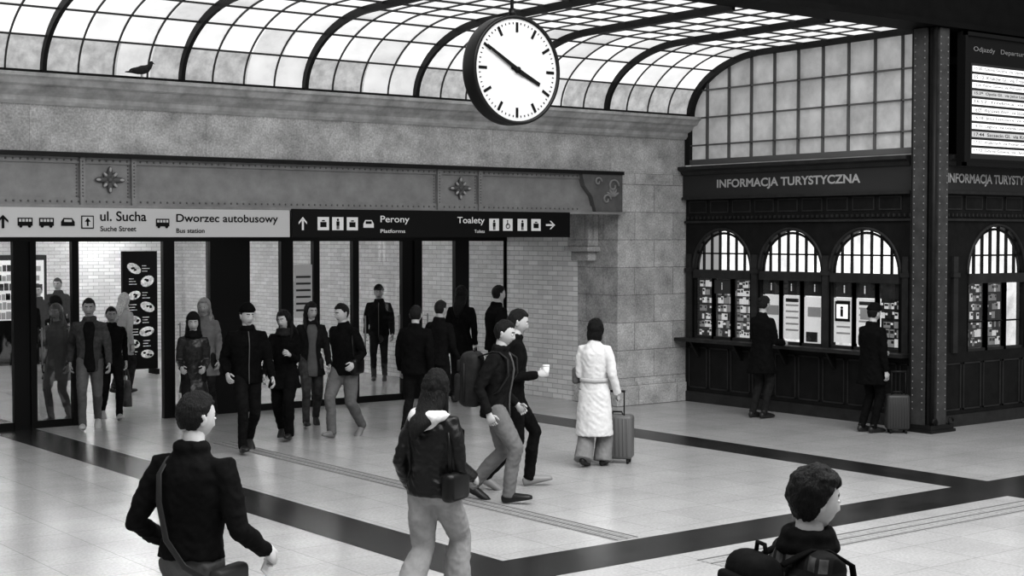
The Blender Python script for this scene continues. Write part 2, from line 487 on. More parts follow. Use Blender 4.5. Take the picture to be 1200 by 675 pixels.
    for n_, p in zip(N, pts):
        az = n_.y/max(1e-4, sqrt(n_.x**2+n_.y**2))
        if style in ('short', 'bun', 'thick', 'pony'):
            lo = -.066 if style != 'thick' else -.080
            thr = lo+((.066 if style != 'thick' else .055)-lo)*sstep(-.55, .62, az)
            thr += .008*noise.noise(n_*9+sd_)
        elif style == 'bald': thr = 10
        else:
            thr = -.125+(.064+.125)*sstep(.0, .66, az)
        mk = sstep(thr-.009, thr+.009, p.z)
        o = {'short': .012, 'thick': .023, 'bun': .012, 'pony': .012, 'long': .022, 'bob': .022, 'bald': 0}[style]
        o *= .5+.5*sstep(-.06, .07, p.z) if style in ('short', 'thick') else 1
        o += (.003+o*.25)*noise.noise(n_*4+sd_)+.003*noise.noise(n_*14+sd_)
        if near: o += .003*noise.noise(V3((n_.x*30+n_.z*10, n_.y*16, n_.z*12))+sd_)
        hb.V.append(p+n_*(-.010*(1-mk)+max(.004, o)*mk))
    hb.F = [f for f in hm.F[:rg*seg]]; hb.I = [0]*len(hb.F); hb.S = [True]*len(hb.F)
    base_n = len(hb.V); nt_ = 44 if near else 22; dk = 8 if near else 3
    if style == 'long':
        bx = -.085 if near else -.045; by_ = -.185 if near else -.13
        hb.tube(*dens([(0, -.030, .05), (0, -.045, -.03), (-.008, -.065, -.11), (-.025, -.11, -.19), (bx*.7, by_*.95, -.26), (bx, by_, -.36)],
                [(.062, .05), (.084, .064), (.090, .058), (.084, .050), (.066, .040), (.02, .015)], dk), n=nt_)
        for s in (-1, 1):
            hb.tube(*dens([(s*.060, -.03, .03), (s*.076, -.028, -.05), (s*.082, -.015, -.13), (s*.09, .02, -.20), (s*.085, .05, -.27)],
                    [.018, .022, .024, .022, .006], dk), n=max(10, nt_//3), side=(0, 1, 0))
    if style == 'bob':
        hb.tube(*dens([(0, -.030, .05), (0, -.035, -.03), (0, -.04, -.10), (0, -.045, -.135)],
                [(.075, .06), (.092, .07), (.092, .062), (.078, .05)], dk), n=nt_)
    if style == 'bun': hb.ell((0, -.105, .045), (.036, .032, .036))
    if style == 'pony': hb.tube([(0, -.10, .03), (0, -.135, .0), (0, -.13, -.09), (0, -.115, -.19)], [.02, .03, .028, .012], n=10)
    for i in range(base_n, len(hb.V)):
        p = hb.V[i]; q = V3((p.x, p.y+.06, 0))
        if q.length > 1e-4: hb.V[i] = p+q.normalized()*(.007*noise.noise(V3((p.x*60, p.y*60, p.z*9))+sd_)+.008*noise.noise(V3((p.x*18, p.y*18, p.z*14))+sd_))
    hb.V = [(R @ v + Hc)*k for v in hb.V]
    hb.obj('hair', hairmat(hairc), root, recalc=False)
    if hat is not None:
        ht = MB()
        for n_, p in zip(N, pts):
            thr = .036+.014*n_.y
            mk = sstep(thr-.004, thr+.004, p.z)
            ht.V.append(p+n_*(-.012*(1-mk)+.028*mk)+V3((0, 0, .012*mk*max(0, n_.z))))
        ht.F = [f for f in hm.F[:rg*seg]]; ht.I = [0]*len(ht.F); ht.S = [True]*len(ht.F)
        ht.V = [(R @ v + Hc)*k for v in ht.V]
        ht.obj('knit_hat', clothmat(hat), root, recalc=False)
    info['w'] = wrists; info['root'] = root; info['hipz'] = hipz
    return info

def place(mb, name, info, mats, **kw):
    o = mb.obj(name, mats, **kw); o.matrix_world = info['mat']; return o

def backpack(info, mat, z=.27, w=.30, h=.46, d=.19, y=-.225):
    mb = MB(); P = info['P']; k = info['k']
    c = P(z, 0, y)
    mb.rbox(c, (w, d, h), .07, seg=4, taper=.88)
    mb.rbox(c+V3((0, -d*.5, -h*.14)), (w*.78, .09, h*.5), .035, seg=3)
    mb.rbox(c+V3((0, -d*.48, h*.24)), (w*.66, .05, h*.22), .02, seg=3)
    mb.tube([c+V3((-.04, .03, h*.5-.01)), c+V3((-.03, .03, h*.5+.03)), c+V3((.03, .03, h*.5+.03)), c+V3((.04, .03, h*.5-.01))], .009, n=8, side=(0, 1, 0))
    for s in (-1, 1):
        mb.tube([c+V3((s*w*.5, -d*.2, h*.3)), c+V3((s*w*.51, -d*.2, 0)), c+V3((s*w*.5, -d*.2, -h*.4))], (.010, .004), n=6, side=(0, 1, 0))
        mb.tube([c+V3((s*.09, d*.4, h*.42)), P(.515, s*.10, -.04), P(.51, s*.105, .03), P(.45, s*.125, .125), P(.30, s*.145, .145), P(.15, s*.165, .06), c+V3((s*.12, d*.45, -h*.38))],
                (.024, .008), n=8, side=(1, 0, .01))
    mb.V = [v*k for v in mb.V]
    return place(mb, 'backpack', info, mat)

def suitcase(pos, rotz, mat, h=.56, w=.36, d=.22, handle=.40):
    mb = MB()
    mb.rbox((0, 0, .05+h/2), (w, d, h), .04, 0, seg=3)
    for i in range(-3, 4): 
        mb.rbox((i*w*.12, 0, .05+h/2), (.014, d+.012, h*.86), .004, 0, seg=1)
    for sx in (-1, 1):
        for sy in (-1, 1):
            x, y = sx*(w/2-.05), sy*(d/2-.04)
            mb.tube([(x-.012, y, .025), (x+.012, y, .025)], .025, 1, n=12, side=(0, 1, 0))
            mb.box(x-.016, x+.016, y-.012, y+.012, .03, .07, 1)
        mb.tube([(sx*.09, -d/2+.04, h), (sx*.09, -d/2+.04, h+.05+handle)], .008, 1, n=8)
    mb.tube([(-.10, -d/2+.04, h+.05+handle), (.10, -d/2+.04, h+.05+handle)], .014, 1, n=10, side=(0, 1, 0))
    mb.tube([(-.06, 0, h+.05), (-.05, 0, h+.08), (.05, 0, h+.08), (.06, 0, h+.05)], .01, 1, n=8, side=(0, 1, 0))
    o = mb.obj('rolling_suitcase', [mat, mSteelD]); o.location = (pos[0], pos[1], 0); o.rotation_euler = (0, 0, rotz)
    return o

def carry_bag(info, name, hand, mat, w=.30, h=.32, d=.12, drop=.16):
    mb = MB(); p = V3(info['w'][hand])+V3((0, .03, -.11))
    zt = p.z-drop
    n = 16; V = []
    lv = [(0, 1.0), (.25, 1.02), (.6, 1.0), (.85, .97), (1, .95)]
    for t, sc_ in lv:
        for j in range(n):
            a = 2*pi*j/n; ca, sa = cos(a), sin(a)
            e = .5
            V.append((p.x+math.copysign(abs(ca)**e, ca)*d/2*sc_*(1-.25*t), p.y+math.copysign(abs(sa)**e, sa)*w/2*sc_, zt-h+h*t))
    F = [(i*n+j, i*n+(j+1) % n, (i+1)*n+(j+1) % n, (i+1)*n+j) for i in range(len(lv)-1) for j in range(n)]+[list(range(n))[::-1], [(len(lv)-1)*n+j for j in range(n)]]
    mb.add(V, F, 0, True)
    for s in (-1, 1):
        mb.tube([(p.x+s*d*.3, p.y-w*.25, zt-.01), (p.x+s*.01, p.y-.03, p.z), (p.x+s*.01, p.y+.03, p.z), (p.x+s*d*.3, p.y+w*.25, zt-.01)], .006, n=6, side=(1, 0, 0))
    return place(mb, name, info, mat)

# --- near man with cross-body strap (lower left)
a = person('man_with_shoulder_bag', at_depth(222, 7.45), 24, 1.81, top=.014, bot=.11, st=-.5, hairc=.02, voxel=.009, near=True, hem=.015,
           wl=(-.25, .12, .97), wr=(.29, .20, .95), curl=(.45, .7), hyaw=22, hpitch=8, bulk=1.04, disp=.011)
mb = MB(); P = a['P']
mb.tube([P(.49, -.11, .02), P(.50, -.105, -.05), P(.43, -.10, -.138), P(.30, -.085, -.155), P(.12, -.04, -.150), P(.0, .06, -.142), P(-.06, .15, -.10)], (.018, .005), n=8, side=(1, 0, .4))
mb.rbox(P(-.10, .205, .02), (.08, .25, .18), .03, seg=3)
mb.V = [v*a['k'] for v in mb.V]; place(mb, 'shoulder_bag', a, M('strap', .025, .5, spec=.3))
mb = MB(); w = V3(a['w'][1]); mb.rbox(w+V3((-.03, .08, -.07)), (.012, .075, .15), .005, seg=2, rot=Matrix.Rotation(radians(-40), 3, 'X')); place(mb, 'mobile_phone', a, M('phone', .6, .2))

# --- woman walking (centre foreground)
a = person('woman_in_leather_jacket', at_depth(506, 10.06), 26, 1.70, fem=True, top=.013, bot=.26, shoe=.3, hairc=.016, hair='long', st=.85, near=True,
           hem=-.05, legw=1.22, flare=.04, hood=.60, voxel=.009, bulk=1.13, wl=(-.22, .08, .88), wr=(.20, .22, .96), curl=(.5, .6), hyaw=-18, hpitch=8, htilt=4,
           topmat=M('leather', .005, .36, var=.3, scale=14, bump=.25, spec=.35), disp=.010)
mb = MB(); P = a['P']
mb.rbox(P(.03, .205, -.04), (.10, .28, .20), .04, seg=3)
mb.tube([P(.13, .205, -.12), P(.35, .19, -.09), P(.49, .13, -.02), P(.40, .19, .09), P(.13, .205, .06)], (.012, .006), n=8, side=(1, 0, 0))
mb.V = [v*a['k'] for v in mb.V]; place(mb, 'handbag', a, M('leather_bag', .006, .35, spec=.3))

# --- man with backpack walking right
a = person('man_with_backpack', ground(580, 589), 103, 1.80, top=.022, bot=.16, shoe=.012, hairc=.02, st=.75, lean=6, voxel=.011, bulk=1.08,
           wl=(-.22, .16, .90), wr=(.25, .0, .86), curl=(.5, .5), legw=1.12, hyaw=0, hpitch=12, zipper=True)
backpack(a, M('backpack_nylon', .018, .6, var=.4, scale=12, bump=.3, spec=.2), z=.25, d=.22, h=.52, y=-.25)
# --- man with cup
a = person('man_with_coffee_cup', ground(600, 573), 82, 1.87, top=.016, bot=.014, shoe=.25, hairc=.02, st=-.85, lean=3, voxel=.013,
           wr=(.16, .22, 1.10), wl=(-.26, .0, .86), curl=(.4, .8), hyaw=5, hpitch=14)
mb = MB(); w = V3(a['w'][1])
mb.tube([w+V3((-.03, .09, -.02)), w+V3((-.03, .09, .08))], [.030, .040], 0, n=16)
mb.tube([w+V3((-.03, .09, .08)), w+V3((-.03, .09, .092))], [.043, .038], 1, n=16)
place(mb, 'coffee_cup', a, [mWhite, mWhite])
# --- white coat woman
a = person('woman_in_white_coat', ground(697, 547), 18, 1.66, fem=True, top=.66, bot=.22, shoe=.015, hairc=.008, hair='bob', st=.4, hem=-.56,
           voxel=.011, bulk=1.10, legw=1.25, flare=.05, belt=.5, wl=(-.13, .22, 1.12), wr=(.27, .04, .86), curl=(.7, .9), lean=1, disp=.008)
mb = MB(); P = a['P']
mb.rbox(P(.14, -.235, .10), (.09, .24, .20), .035, seg=3)
mb.tube([P(.22, -.235, .0), P(.33, -.22, .05), P(.33, -.22, .14), P(.22, -.235, .20)], .009, n=8, side=(1, 0, 0))
mb.V = [v*a['k'] for v in mb.V]; place(mb, 'handbag', a, M('bag_grey', .12, .5, var=.3, scale=20))
suitcase(ground(724, 543), radians(-52), M('case_grey', .13, .4), h=.50, handle=.27)
# --- near right person
a = person('young_man_in_checked_jacket', at_depth(944, 5.62), 72, 1.705, top=.03, bot=.03, hairc=.008, hair='thick', st=.3, voxel=.009, bulk=1.18, near=True,
           scarf=.012, hyaw=4, hpitch=6,
           topmat=MBrick('checked_cloth', .004, .07, .012, .07, .07, .012, mode='wall', nvar=.5, nscale=12, rough=.9, bump=.2, spec=.1))
backpack(a, clothmat(.014), z=.25, w=.31, h=.50, d=.18, y=-.22)
# --- customers at booth
a = person('woman_at_counter', ground(893, 490), 50, 1.73, fem=True, top=.012, bot=.04, hairc=.03, hair='bun', st=0.05, hem=-.30, voxel=.015,
           wl=(-.15, .31, 1.07), wr=(.15, .31, 1.07), bulk=1.12, hpitch=14)
a = person('man_at_counter', ground(1022, 507), 58, 1.68, top=.010, bot=.012, hairc=.02, hair='short', hat=.014, st=0.05, hem=-.28, voxel=.015,
           wl=(-.15, .30, 1.07), wr=(.25, .03, .84), bulk=1.12, hpitch=12)
suitcase(ground(1053, 508), radians(-40), M('case_dark', .045, .45), h=.46, w=.30, handle=.3)
# --- group coming toward the camera
a = person('woman_in_beret', ground(226, 516), 168, 1.62, fem=True, top=.03, bot=.03, hairc=.02, hair='long', hat=.03, st=.5, hem=-.28,
           topmat=M('sequin', .02, .3, var=.9, scale=60), wl=(-.14, .24, 1.0), wr=(.16, .24, 1.0), scarf=.02)
a = person('man_in_knit_hat', ground(288, 530), 158, 1.80, top=.010, bot=.018, hairc=.02, hat=.008, st=.9, bulk=1.12, hyaw=-14, hpitch=6, wr=(.25, .14, .92), zipper=True, voxel=.012, lean=4)
a = person('woman_in_black', ground(333, 515), 182, 1.67, fem=True, top=.010, bot=.012, hairc=.012, hair='long', st=-.85, hem=-.22, hyaw=24, hpitch=8, htilt=5,
           wl=(-.12, .27, 1.14), bulk=1.1, legw=1.2, scarf=.05, voxel=.012)
a = person('woman_with_shopping_bag', ground(364, 500), 165, 1.71, fem=True, top=.03, bot=.06, hairc=.03, hair='long', st=.7, hem=-.2, hyaw=-18, shirt=.12)
carry_bag(a, 'shopping_bag', 0, M('plastic_bag', .65, .5))
a = person('woman_in_short_jacket', ground(404, 513), 202, 1.76, fem=True, top=.012, bot=.14, shoe=.2, hairc=.015, hair='short', st=.9, hyaw=26, hpitch=10,
           bulk=1.18, legw=1.15, wl=(-.22, .18, .96), voxel=.012, lean=5)
mb = MB(); P = a['P']; mb.rbox(P(.02, -.215, .08), (.10, .26, .20), .04, seg=3)
mb.tube([P(.10, -.215, -.02), P(.35, -.19, .0), P(.49, -.13, .0), P(.35, -.19, .10), P(.10, -.215, .16)], (.012, .006), n=8)
mb.V = [v*a['k'] for v in mb.V]; place(mb, 'handbag', a, M('leather_bag', .015, .35))
a = person('man_in_cap', ground(444, 447), 178, 1.72, top=.02, bot=.03, hairc=.02, hat=.02, st=.45, voxel=.017, bulk=1.1, zipper=True)
a = person('man_seen_from_behind', ground(486, 511), 12, 1.70, top=.012, bot=.02, hairc=.03, st=.5, voxel=.016, bulk=1.12)
a = person('man_seen_from_behind', ground(514, 496), 40, 1.71, top=.02, bot=.02, hairc=.04, st=-.5, voxel=.016)
a = person('woman_in_doorway', at_depth(540, 23.3), 5, 1.82, fem=True, top=.012, bot=.02, hairc=.015, hair='long', st=.4, voxel=.018, hem=-.2)
a = person('man_in_doorway', at_depth(581, 22.4), 60, 1.86, top=.014, bot=.02, hairc=.02, st=.4, voxel=.018, bulk=1.15)
a = person('man_in_grey_jacket', ground(104, 504), 166, 1.79, top=.075, bot=.14, shoe=.5, hairc=.04, st=.85, voxel=.014, hem=-.14, shirt=.02)
a = person('man_with_carrier_bag', ground(129, 492), 156, 1.62, top=.018, bot=.02, shoe=.4, hairc=.03, st=-.8, voxel=.014)
carry_bag(a, 'carrier_bag', 0, clothmat(.09), h=.36)
a = person('woman_behind_glass', ground(67, 496), 190, 1.66, fem=True, top=.16, bot=.14, hairc=.25, hair='long', st=.4, voxel=.016, hem=-.3)
a = person('blonde_woman', ground(240, 492), 184, 1.72, fem=True, top=.20, bot=.05, hairc=.40, hair='long', st=.3, voxel=.016, hem=-.3)
a = person('distant_man', at_depth(68, 29.5), 180, 1.78, top=.02, bot=.02, st=.4, voxel=.02)
a = person('distant_woman', at_depth(143, 24.5), 20, 1.66, fem=True, top=.30, bot=.05, hairc=.4, hair='long', st=.4, voxel=.02, hem=-.25)
a = person('distant_man', at_depth(44, 27), 170, 1.74, top=.02, bot=.02, st=.4, voxel=.02)

# ================================================================ ARCHITECTURE
XL = -3.0
CX = 16.46; YW = 17.0; YP = 19.8; YB = 32.0; PX = 15.06
mb = MB(); mb.box(-8, 26, -6, 36, -.2, 0); mb.obj('floor', mFloor)
def stripe(x0, x1, y0, y1):
    mb = MB(); mb.box(x0, x1, y0, y1, 0.0005, .003); mb.obj('floor_stripe', mStripe)
stripe(6.5, 7.12, -6, 21.5)
stripe(12.9, 13.5, 9.4, 17.6); stripe(12.9, 13.5, -6, 8.75)
stripe(7.12, 24, 8.75, 9.4)
def tactile(x0, x1, y0, y1, along):
    mb = MB(); mb.box(x0, x1, y0, y1, .0005, .003)
    n = 7
    for i in range(n):
        if along == 'y':
            w = (x1-x0)/n; mb.box(x0+w*(i+.3), x0+w*(i+.7), y0, y1, .003, .006, 0 if i % 3 else 1)
        else:
            w = (y1-y0)/n; mb.box(x0, x1, y0+w*(i+.3), y0+w*(i+.7), .003, .006, 0 if i % 3 else 1)
    mb.obj('tactile_paving_strip', [mTact, M('tactile_dark', .13, .6)])
tactile(8.36, 8.62, 9.45, 17.0, 'y')
tactile(8.36, 22, 8.15, 8.5, 'x')

mb = MB(); mb.box(XL, CX, YW, YW+.6, 3.53, 4.15); mb.obj('wall_back', mStone)
mb = MB()
prof = [(17.6, 4.08), (16.97, 4.08), (16.93, 4.12), (16.93, 4.17), (16.84, 4.23), (16.82, 4.27), (16.74, 4.29), (16.70, 4.35), (16.66, 4.37), (16.66, 4.41), (17.0, 4.44), (17.6, 4.44)]
mb.prism_x(prof, XL, CX); mb.obj('trim_cornice', mCor)
mb = MB(); mb.box(PX, CX+.3, YW, 17.95, 0, 3.53)
mb.box(PX-.05, CX, YW-.05, 17.98, 0, .30)
mb.box(PX-.03, CX, YW-.03, 17.97, .30, .36)
mb.obj('wall_pier', mStoneP, bevel=.012)
mb = MB()
mb.box(14.86, PX, 17.45, 17.95, 2.42, 2.93); mb.box(14.80, PX, 17.40, 17.98, 2.34, 2.42); mb.box(14.90, PX, 17.5, 17.92, 2.2, 2.34)
mb.obj('trim_corbel', mStoneP, bevel=.015)
mb = MB(); mb.box(PX, PX+.3, 17.95, YB, 0, 3.2); mb.obj('wall_right', mWBrick)
mb = MB(); mb.box(XL, PX+.3, YB, YB+.3, 0, 3.2); mb.obj('wall_vestibule_back', mWBrick)
mb = MB(); mb.box(XL, PX, 17.1, YB, 2.98, 3.12); mb.obj('ceiling', M('vestibule_ceiling', .5, .8))
mb = MB(); mb.box(XL-.3, XL, -6, YB, 0, 7); mb.obj('wall_left', mStone)
for X in (6.5, 9.5, 12.8):  # unseen lamps added to brighten the vestibule bricks and the floor near the doors
    for Y in (18.6, 21.8, 25, 28.4, 31):
        mb = MB(); mb.box(X-.7, X+.7, Y-.12, Y+.12, 2.93, 2.975)
        mb.box(X-.74, X+.74, Y-.15, Y+.15, 2.96, 2.98, 1)
        if Y > 19: mb.obj('fill_lamp', [M('fill_diffuser', .8, .5, emit=23), mSteel])
        else: mb.obj('fill_lamp', [M('fill_diffuser_dim', .8, .5, emit=6), mSteel])
mb = MB()
mb.box(XL, PX, 16.98, 17.08, 2.93, 3.53)
mb.box(XL, PX, 16.86, 17.0, 3.49, 3.54, 1); mb.box(XL, PX, 16.84, 17.05, 2.90, 2.935)
mb.box(XL, PX, 16.955, 16.98, 3.42, 3.49); mb.box(XL, PX, 16.955, 16.98, 2.935, 3.02)
for u in (97, 157, 514, 562):
    x = wx(u); mb.box(x-.03, x+.03, 16.92, 16.98, 2.935, 3.49)
riv = MB()
def rivet(x, y, z, r=.011, ax='y'):
    rr = (r, r*.7, r) if ax == 'y' else (r*.7, r, r)
    riv.ell((x, y, z), rr, 0, seg=6, rings=4)
x = 3.0
while x < PX-.8:
    rivet(x, 16.955, 2.978, .014); rivet(x, 16.955, 3.455, .014); x += .085
for u in (97, 157, 514, 562):
    x = wx(u)
    for i in range(11): rivet(x-.055, 16.98, 3.04+i*.04); rivet(x, 16.92, 3.04+i*.04)
bm_ = mb.obj('steel_beam', [mSteel, mSteelD])
riv.obj('rivets', M('rivet_grey', .14, .4), bm_)
for u in (130, 540):
    fl = MB(); cx = wx(u); cz = 3.235
    for i in range(8):
        a = pi*i/4; L = .15 if i % 2 == 0 else .11
        if i in (2, 6): L = .18
        R = Matrix.Rotation(a, 3, 'Y')
        c = V3((cx, 16.955, cz))+R @ V3((0, 0, L*.55))
        fl.ell(c, (.034, .022, L*.5), 0, seg=8, rings=6, rot=R)
        fl.ell(V3((cx, 16.94, cz))+R @ V3((0, 0, L*.8)), (.018, .014, .03), 1, seg=8, rings=6, rot=R)
    fl.ell((cx, 16.945, cz), (.035, .03, .035))
    fl.obj('flower_ornament', [M('ornament', .10, .5), M('ornament_light', .42, .5)], bm_)
mb = MB()
mb.prism_y([(14.25, 3.49), (14.30, 3.32), (14.45, 3.16), (14.52, 2.94), (15.04, 2.94), (15.04, 3.49)], 16.88, 16.98)
for (cx, cz, r) in ((14.85, 3.32, .11), (14.72, 3.12, .08), (14.55, 3.38, .07)):
    mb.tube([(cx+r*cos(t)*(1-t/9), 16.87, cz+r*sin(t)*(1-t/9)) for t in [i*.45 for i in range(16)]], .016, 1, n=6, side=(0, 1, 0))
for i in range(5):
    R = Matrix.Rotation(radians(-60+30*i), 3, 'Y')
    mb.ell(V3((14.85, 16.88, 3.16))+R @ V3((0, 0, .07)), (.022, .02, .07), 1, seg=8, rings=6, rot=R)
mb.obj('bracket', [M('bracket_steel', .13, .5, var=.2), M('bracket_relief', .26, .5)], bm_)
# signs
def pictos(u0, us, mat, y, par, z=2.735, h=.15, fg=None):
    for i, u in enumerate(us):
        x = wx(u, y); mb = MB(); hh = h/2
        kind = u0[i]
        if kind == 'up':
            mb.box(x-.014, x+.014, y-.004, y, z-hh, z+hh*.6)
            mb.prism_y([(x-.06, z+hh*.2), (x, z+hh), (x+.06, z+hh*.2), (x+.06, z-.02+hh*.1), (x, z+hh*.6), (x-.06, z-.02+hh*.1)], y-.004, y)
        elif kind == 'right':
            mb.box(x-hh, x+hh*.6, y-.004, y, z-.014, z+.014)
            mb.prism_y([(x+hh*.1, z-.06), (x+hh, z), (x+hh*.1, z+.06), (x-.02, z+.06), (x+hh*.6, z), (x-.02, z-.06)], y-.004, y)
        elif kind in ('bus', 'tram'):
            mb.box(x-.085, x+.085, y-.003, y, z-hh*.6, z+hh*.6, 0)
            for j in range(4): mb.box(x-.072+j*.038, x-.044+j*.038, y-.006, y-.002, z, z+hh*.42, 1)
            for j in (-1, 1): mb.tube([(x+j*.05, y-.005, z-hh*.65), (x+j*.05, y, z-hh*.65)], .018, 0, n=10)
        elif kind == 'car':
            mb.prism_y([(x-.08, z-hh*.6), (x-.08, z), (x-.05, z+hh*.6), (x+.05, z+hh*.6), (x+.08, z), (x+.08, z-hh*.6)], y-.003, y, 0)
            mb.box(x-.045, x+.045, y-.006, y-.002, z+.0, z+hh*.4, 1)
        elif kind == 'bag':
            mb.box(x-hh, x+hh, y-.003, y, z-hh, z+hh, 0)
            mb.box(x-.045, x+.045, y-.006, y-.002, z-.045, z+.02, 1)
            mb.box(x-.02, x+.02, y-.006, y-.002, z+.03, z+.045, 1)
        elif kind == 'wheel':
            mb.box(x-hh, x+hh, y-.003, y, z-hh, z+hh, 0)
            mb.tube([(x+.032*cos(t), y-.005, z-.02+.032*sin(t)) for t in [2*pi*q/14 for q in range(14)]], .006, 1, n=6, side=(0, 1, 0), closed=True)
            mb.box(x-.012, x+.0, y-.006, y-.002, z-.01, z+.04, 1)
            mb.tube([(x-.006, y-.006, z+.055), (x-.006, y-.002, z+.055)], .011, 1, n=10)
        elif kind == 'lift':
            mb.box(x-hh, x+hh, y-.003, y, z-hh, z+hh, 0); mb.box(x-hh+.012, x+hh-.012, y-.005, y-.002, z-hh+.012, z+hh-.012, 1)
            mb.box(x-.010, x+.010, y-.008, y-.004, z-.045, z+.02, 0)
            mb.prism_y([(x-.035, z+.005), (x, z+.05), (x+.035, z+.005)], y-.008, y-.004, 0)
        else:
            mb.box(x-hh, x+hh, y-.003, y, z-hh, z+hh, 0)
            mb.tube([(x, y-.006, z+hh*.6), (x, y-.002, z+hh*.6)], .016, 1, n=10)
            mb.box(x-.022, x+.022, y-.006, y-.002, z-hh*.3, z+hh*.35, 1); mb.box(x-.018, x-.004, y-.006, y-.002, z-hh*.85, z-hh*.3, 1)
            mb.box(x+.004, x+.018, y-.006, y-.002, z-hh*.85, z-hh*.3, 1)
        mb.obj('pictogram', [mat, fg or mSignB], par)
YS = 16.80
mb = MB(); mb.box(XL+.02, wx(340, YS), YS, YS+.04, 2.56, 2.90); s1 = mb.obj('direction_sign', mSignW, bevel=.005)
ys = YS-.004; X1 = (1, 0, 0)
def btxt(s, u0, u1, v, h, mat, par):
    x0 = wx(u0, ys); x1 = wx(u1, ys); D = (x0*FW[0]+ys*FW[1]); z = CAMH-(v-HZ)*D/FPX
    text('lettering', s, (x0, ys, z), X1, mat, w=x1-x0, h=h, parent=par, bold=.012)
btxt('ul. Sucha', 118, 172, 259, .115, mBlack, s1); btxt('Suche Street', 118, 160, 271, .06, mBlack, s1)
btxt('Dworzec autobusowy', 207, 326, 263, .125, mBlack, s1); btxt('Bus station', 207, 240, 273, .055, mBlack, s1)
pictos(['up', 'bus', 'bus', 'car', 'lift', 'bus'], [4, 30, 55, 80, 103, 191], mBlack, ys, s1, fg=mSignW)
mb = MB(); mb.box(wx(343, YS), wx(668, YS), YS, YS+.04, 2.56, 2.92); s2 = mb.obj('direction_sign', mSignB, bevel=.005)
btxt('Perony', 446, 480, 263, .115, mWhite, s2); btxt('Platforms', 446, 475, 273, .05, mWhite, s2)
btxt('Toalety', 536, 568, 264, .115, mWhite, s2); btxt('Toilets', 556, 568, 273, .045, mWhite, s2)
pictos(['up', 'bag', 'wc', 'bag', 'car', 'wc', 'wheel', 'wc', 'bag', 'right'], [355, 379, 396, 413, 432, 579, 595, 612, 628, 645], mWhite, ys, s2, h=.17)

def pxp(u): return min(wx(u, YP), PX-.01)
mb = MB()
fr = [(-40, -30), (14, 22), (34, 41), (83, 91), (190, 203), (245, 252), (328, 342), (366, 373), (412, 419), (470, 480), (484, 493), (532, 548), (592, 604)]
for a_, b_ in fr: mb.box(pxp(a_), pxp(b_), YP-.04, YP+.05, 0, 2.6)
mb.box(XL+.01, PX-.01, YP-.05, YP+.08, 2.5, 2.97)
mb.box(pxp(252), pxp(292), YP-.02, YP+.3, 0, 2.6)
seg_ = [(-40, 14), (41, 83), (203, 245), (292, 328), (342, 366), (373, 412), (419, 470), (493, 532), (548, 592)]
for a_, b_ in seg_: mb.box(pxp(a_), pxp(b_), YP-.02, YP+.02, 0, .10)
for a_, b_ in [(22, 34), (480, 484)]: mb.box(pxp(a_), pxp(b_), YP, YP+.03, 0, 2.5)
for a_, b_ in seg_: mb.box(pxp(a_), pxp(b_), YP-.004, YP+.004, .10, 2.5, 1)
for u in (46, 78, 208, 425, 465, 498, 553):
    x = pxp(u); mb.tube([(x, YP-.07, .85), (x, YP-.07, 1.35)], .012, 2, n=8)
    for z in (.88, 1.32): mb.tube([(x, YP-.07, z), (x, YP, z)], .008, 2, n=6)
mb.obj('door_1', [mFrame, mGlass, mSteel])
mb = MB(); mb.box(pxp(344), pxp(365), YP-.02, YP-.006, 1.35, 2.15, 0)
for i in range(6): mb.box(pxp(346), pxp(363), YP-.024, YP-.02, 1.45+i*.1, 1.48+i*.1, 1)
mb.obj('notice', [mPaper2, mPaper3])
# menu board with food pictures
mb = MB(); X0, Y0 = at_depth(163, 28.0)
mb.box(X0-.34, X0+.34, Y0-.04, Y0+.04, .1, 2.3, 0)
for sx in (-1, 1): mb.box(X0+sx*.28-.03, X0+sx*.28+.03, Y0-.18, Y0+.18, 0, .1, 0)
rs = random.Random(3)
for (dx, dz, rx, rz, an) in ((-.12, 1.98, .15, .09, .5), (.14, 1.74, .14, .10, -.4), (-.12, 1.48, .13, .08, -.3), (.14, 1.26, .15, .09, .4), (-.12, 1.02, .13, .08, .2), (.12, .80, .15, .09, -.2), (-.13, .58, .12, .08, .3), (.13, .38, .13, .08, 0)):
    mb.ell((X0+dx, Y0-.045, dz), (rx, .012, rz), 1, seg=14, rings=6, rot=Matrix.Rotation(an, 3, 'Y'))
    for q in range(3):
        mb.ell((X0+dx+rs.uniform(-.07, .07), Y0-.056, dz+rs.uniform(-.03, .03)), (.03, .008, .02), 0, seg=8, rings=5)
    for q in range(3): mb.box(X0-dx-.08, X0-dx+rs.uniform(.0, .08), Y0-.046, Y0-.04, dz+.04-q*.05, dz+.055-q*.05, 1)
mb.obj('menu_board', [mBlack, M('menu_picture', .5, .6, var=.6, scale=14, emit=.15)])
X0, Y0 = at_depth(20, 30); w_ = 1.2  # added lit shop display; its glowing front panel brightens the far left
mb = MB(); mb.box(X0-w_/2, X0+w_/2, Y0, Y0+.4, 0, 2.2, 0)
mb.box(X0-w_/2+.06, X0+w_/2-.06, Y0-.01, Y0, .9, 2.1, 2)
for i in range(6):
    ss = X0-w_/2+.09
    while ss < X0+w_/2-.16:
        ww = rs.uniform(.06, .11); mb.box(ss, ss+ww, Y0-.03, Y0-.008, .93+i*.19, .93+i*.19+rs.uniform(.10, .15), rs.choice((1, 0, 3))); ss += ww+.02
mb.obj('shop_display', [mBlack, mPaper3, mPaper, mPaper2])

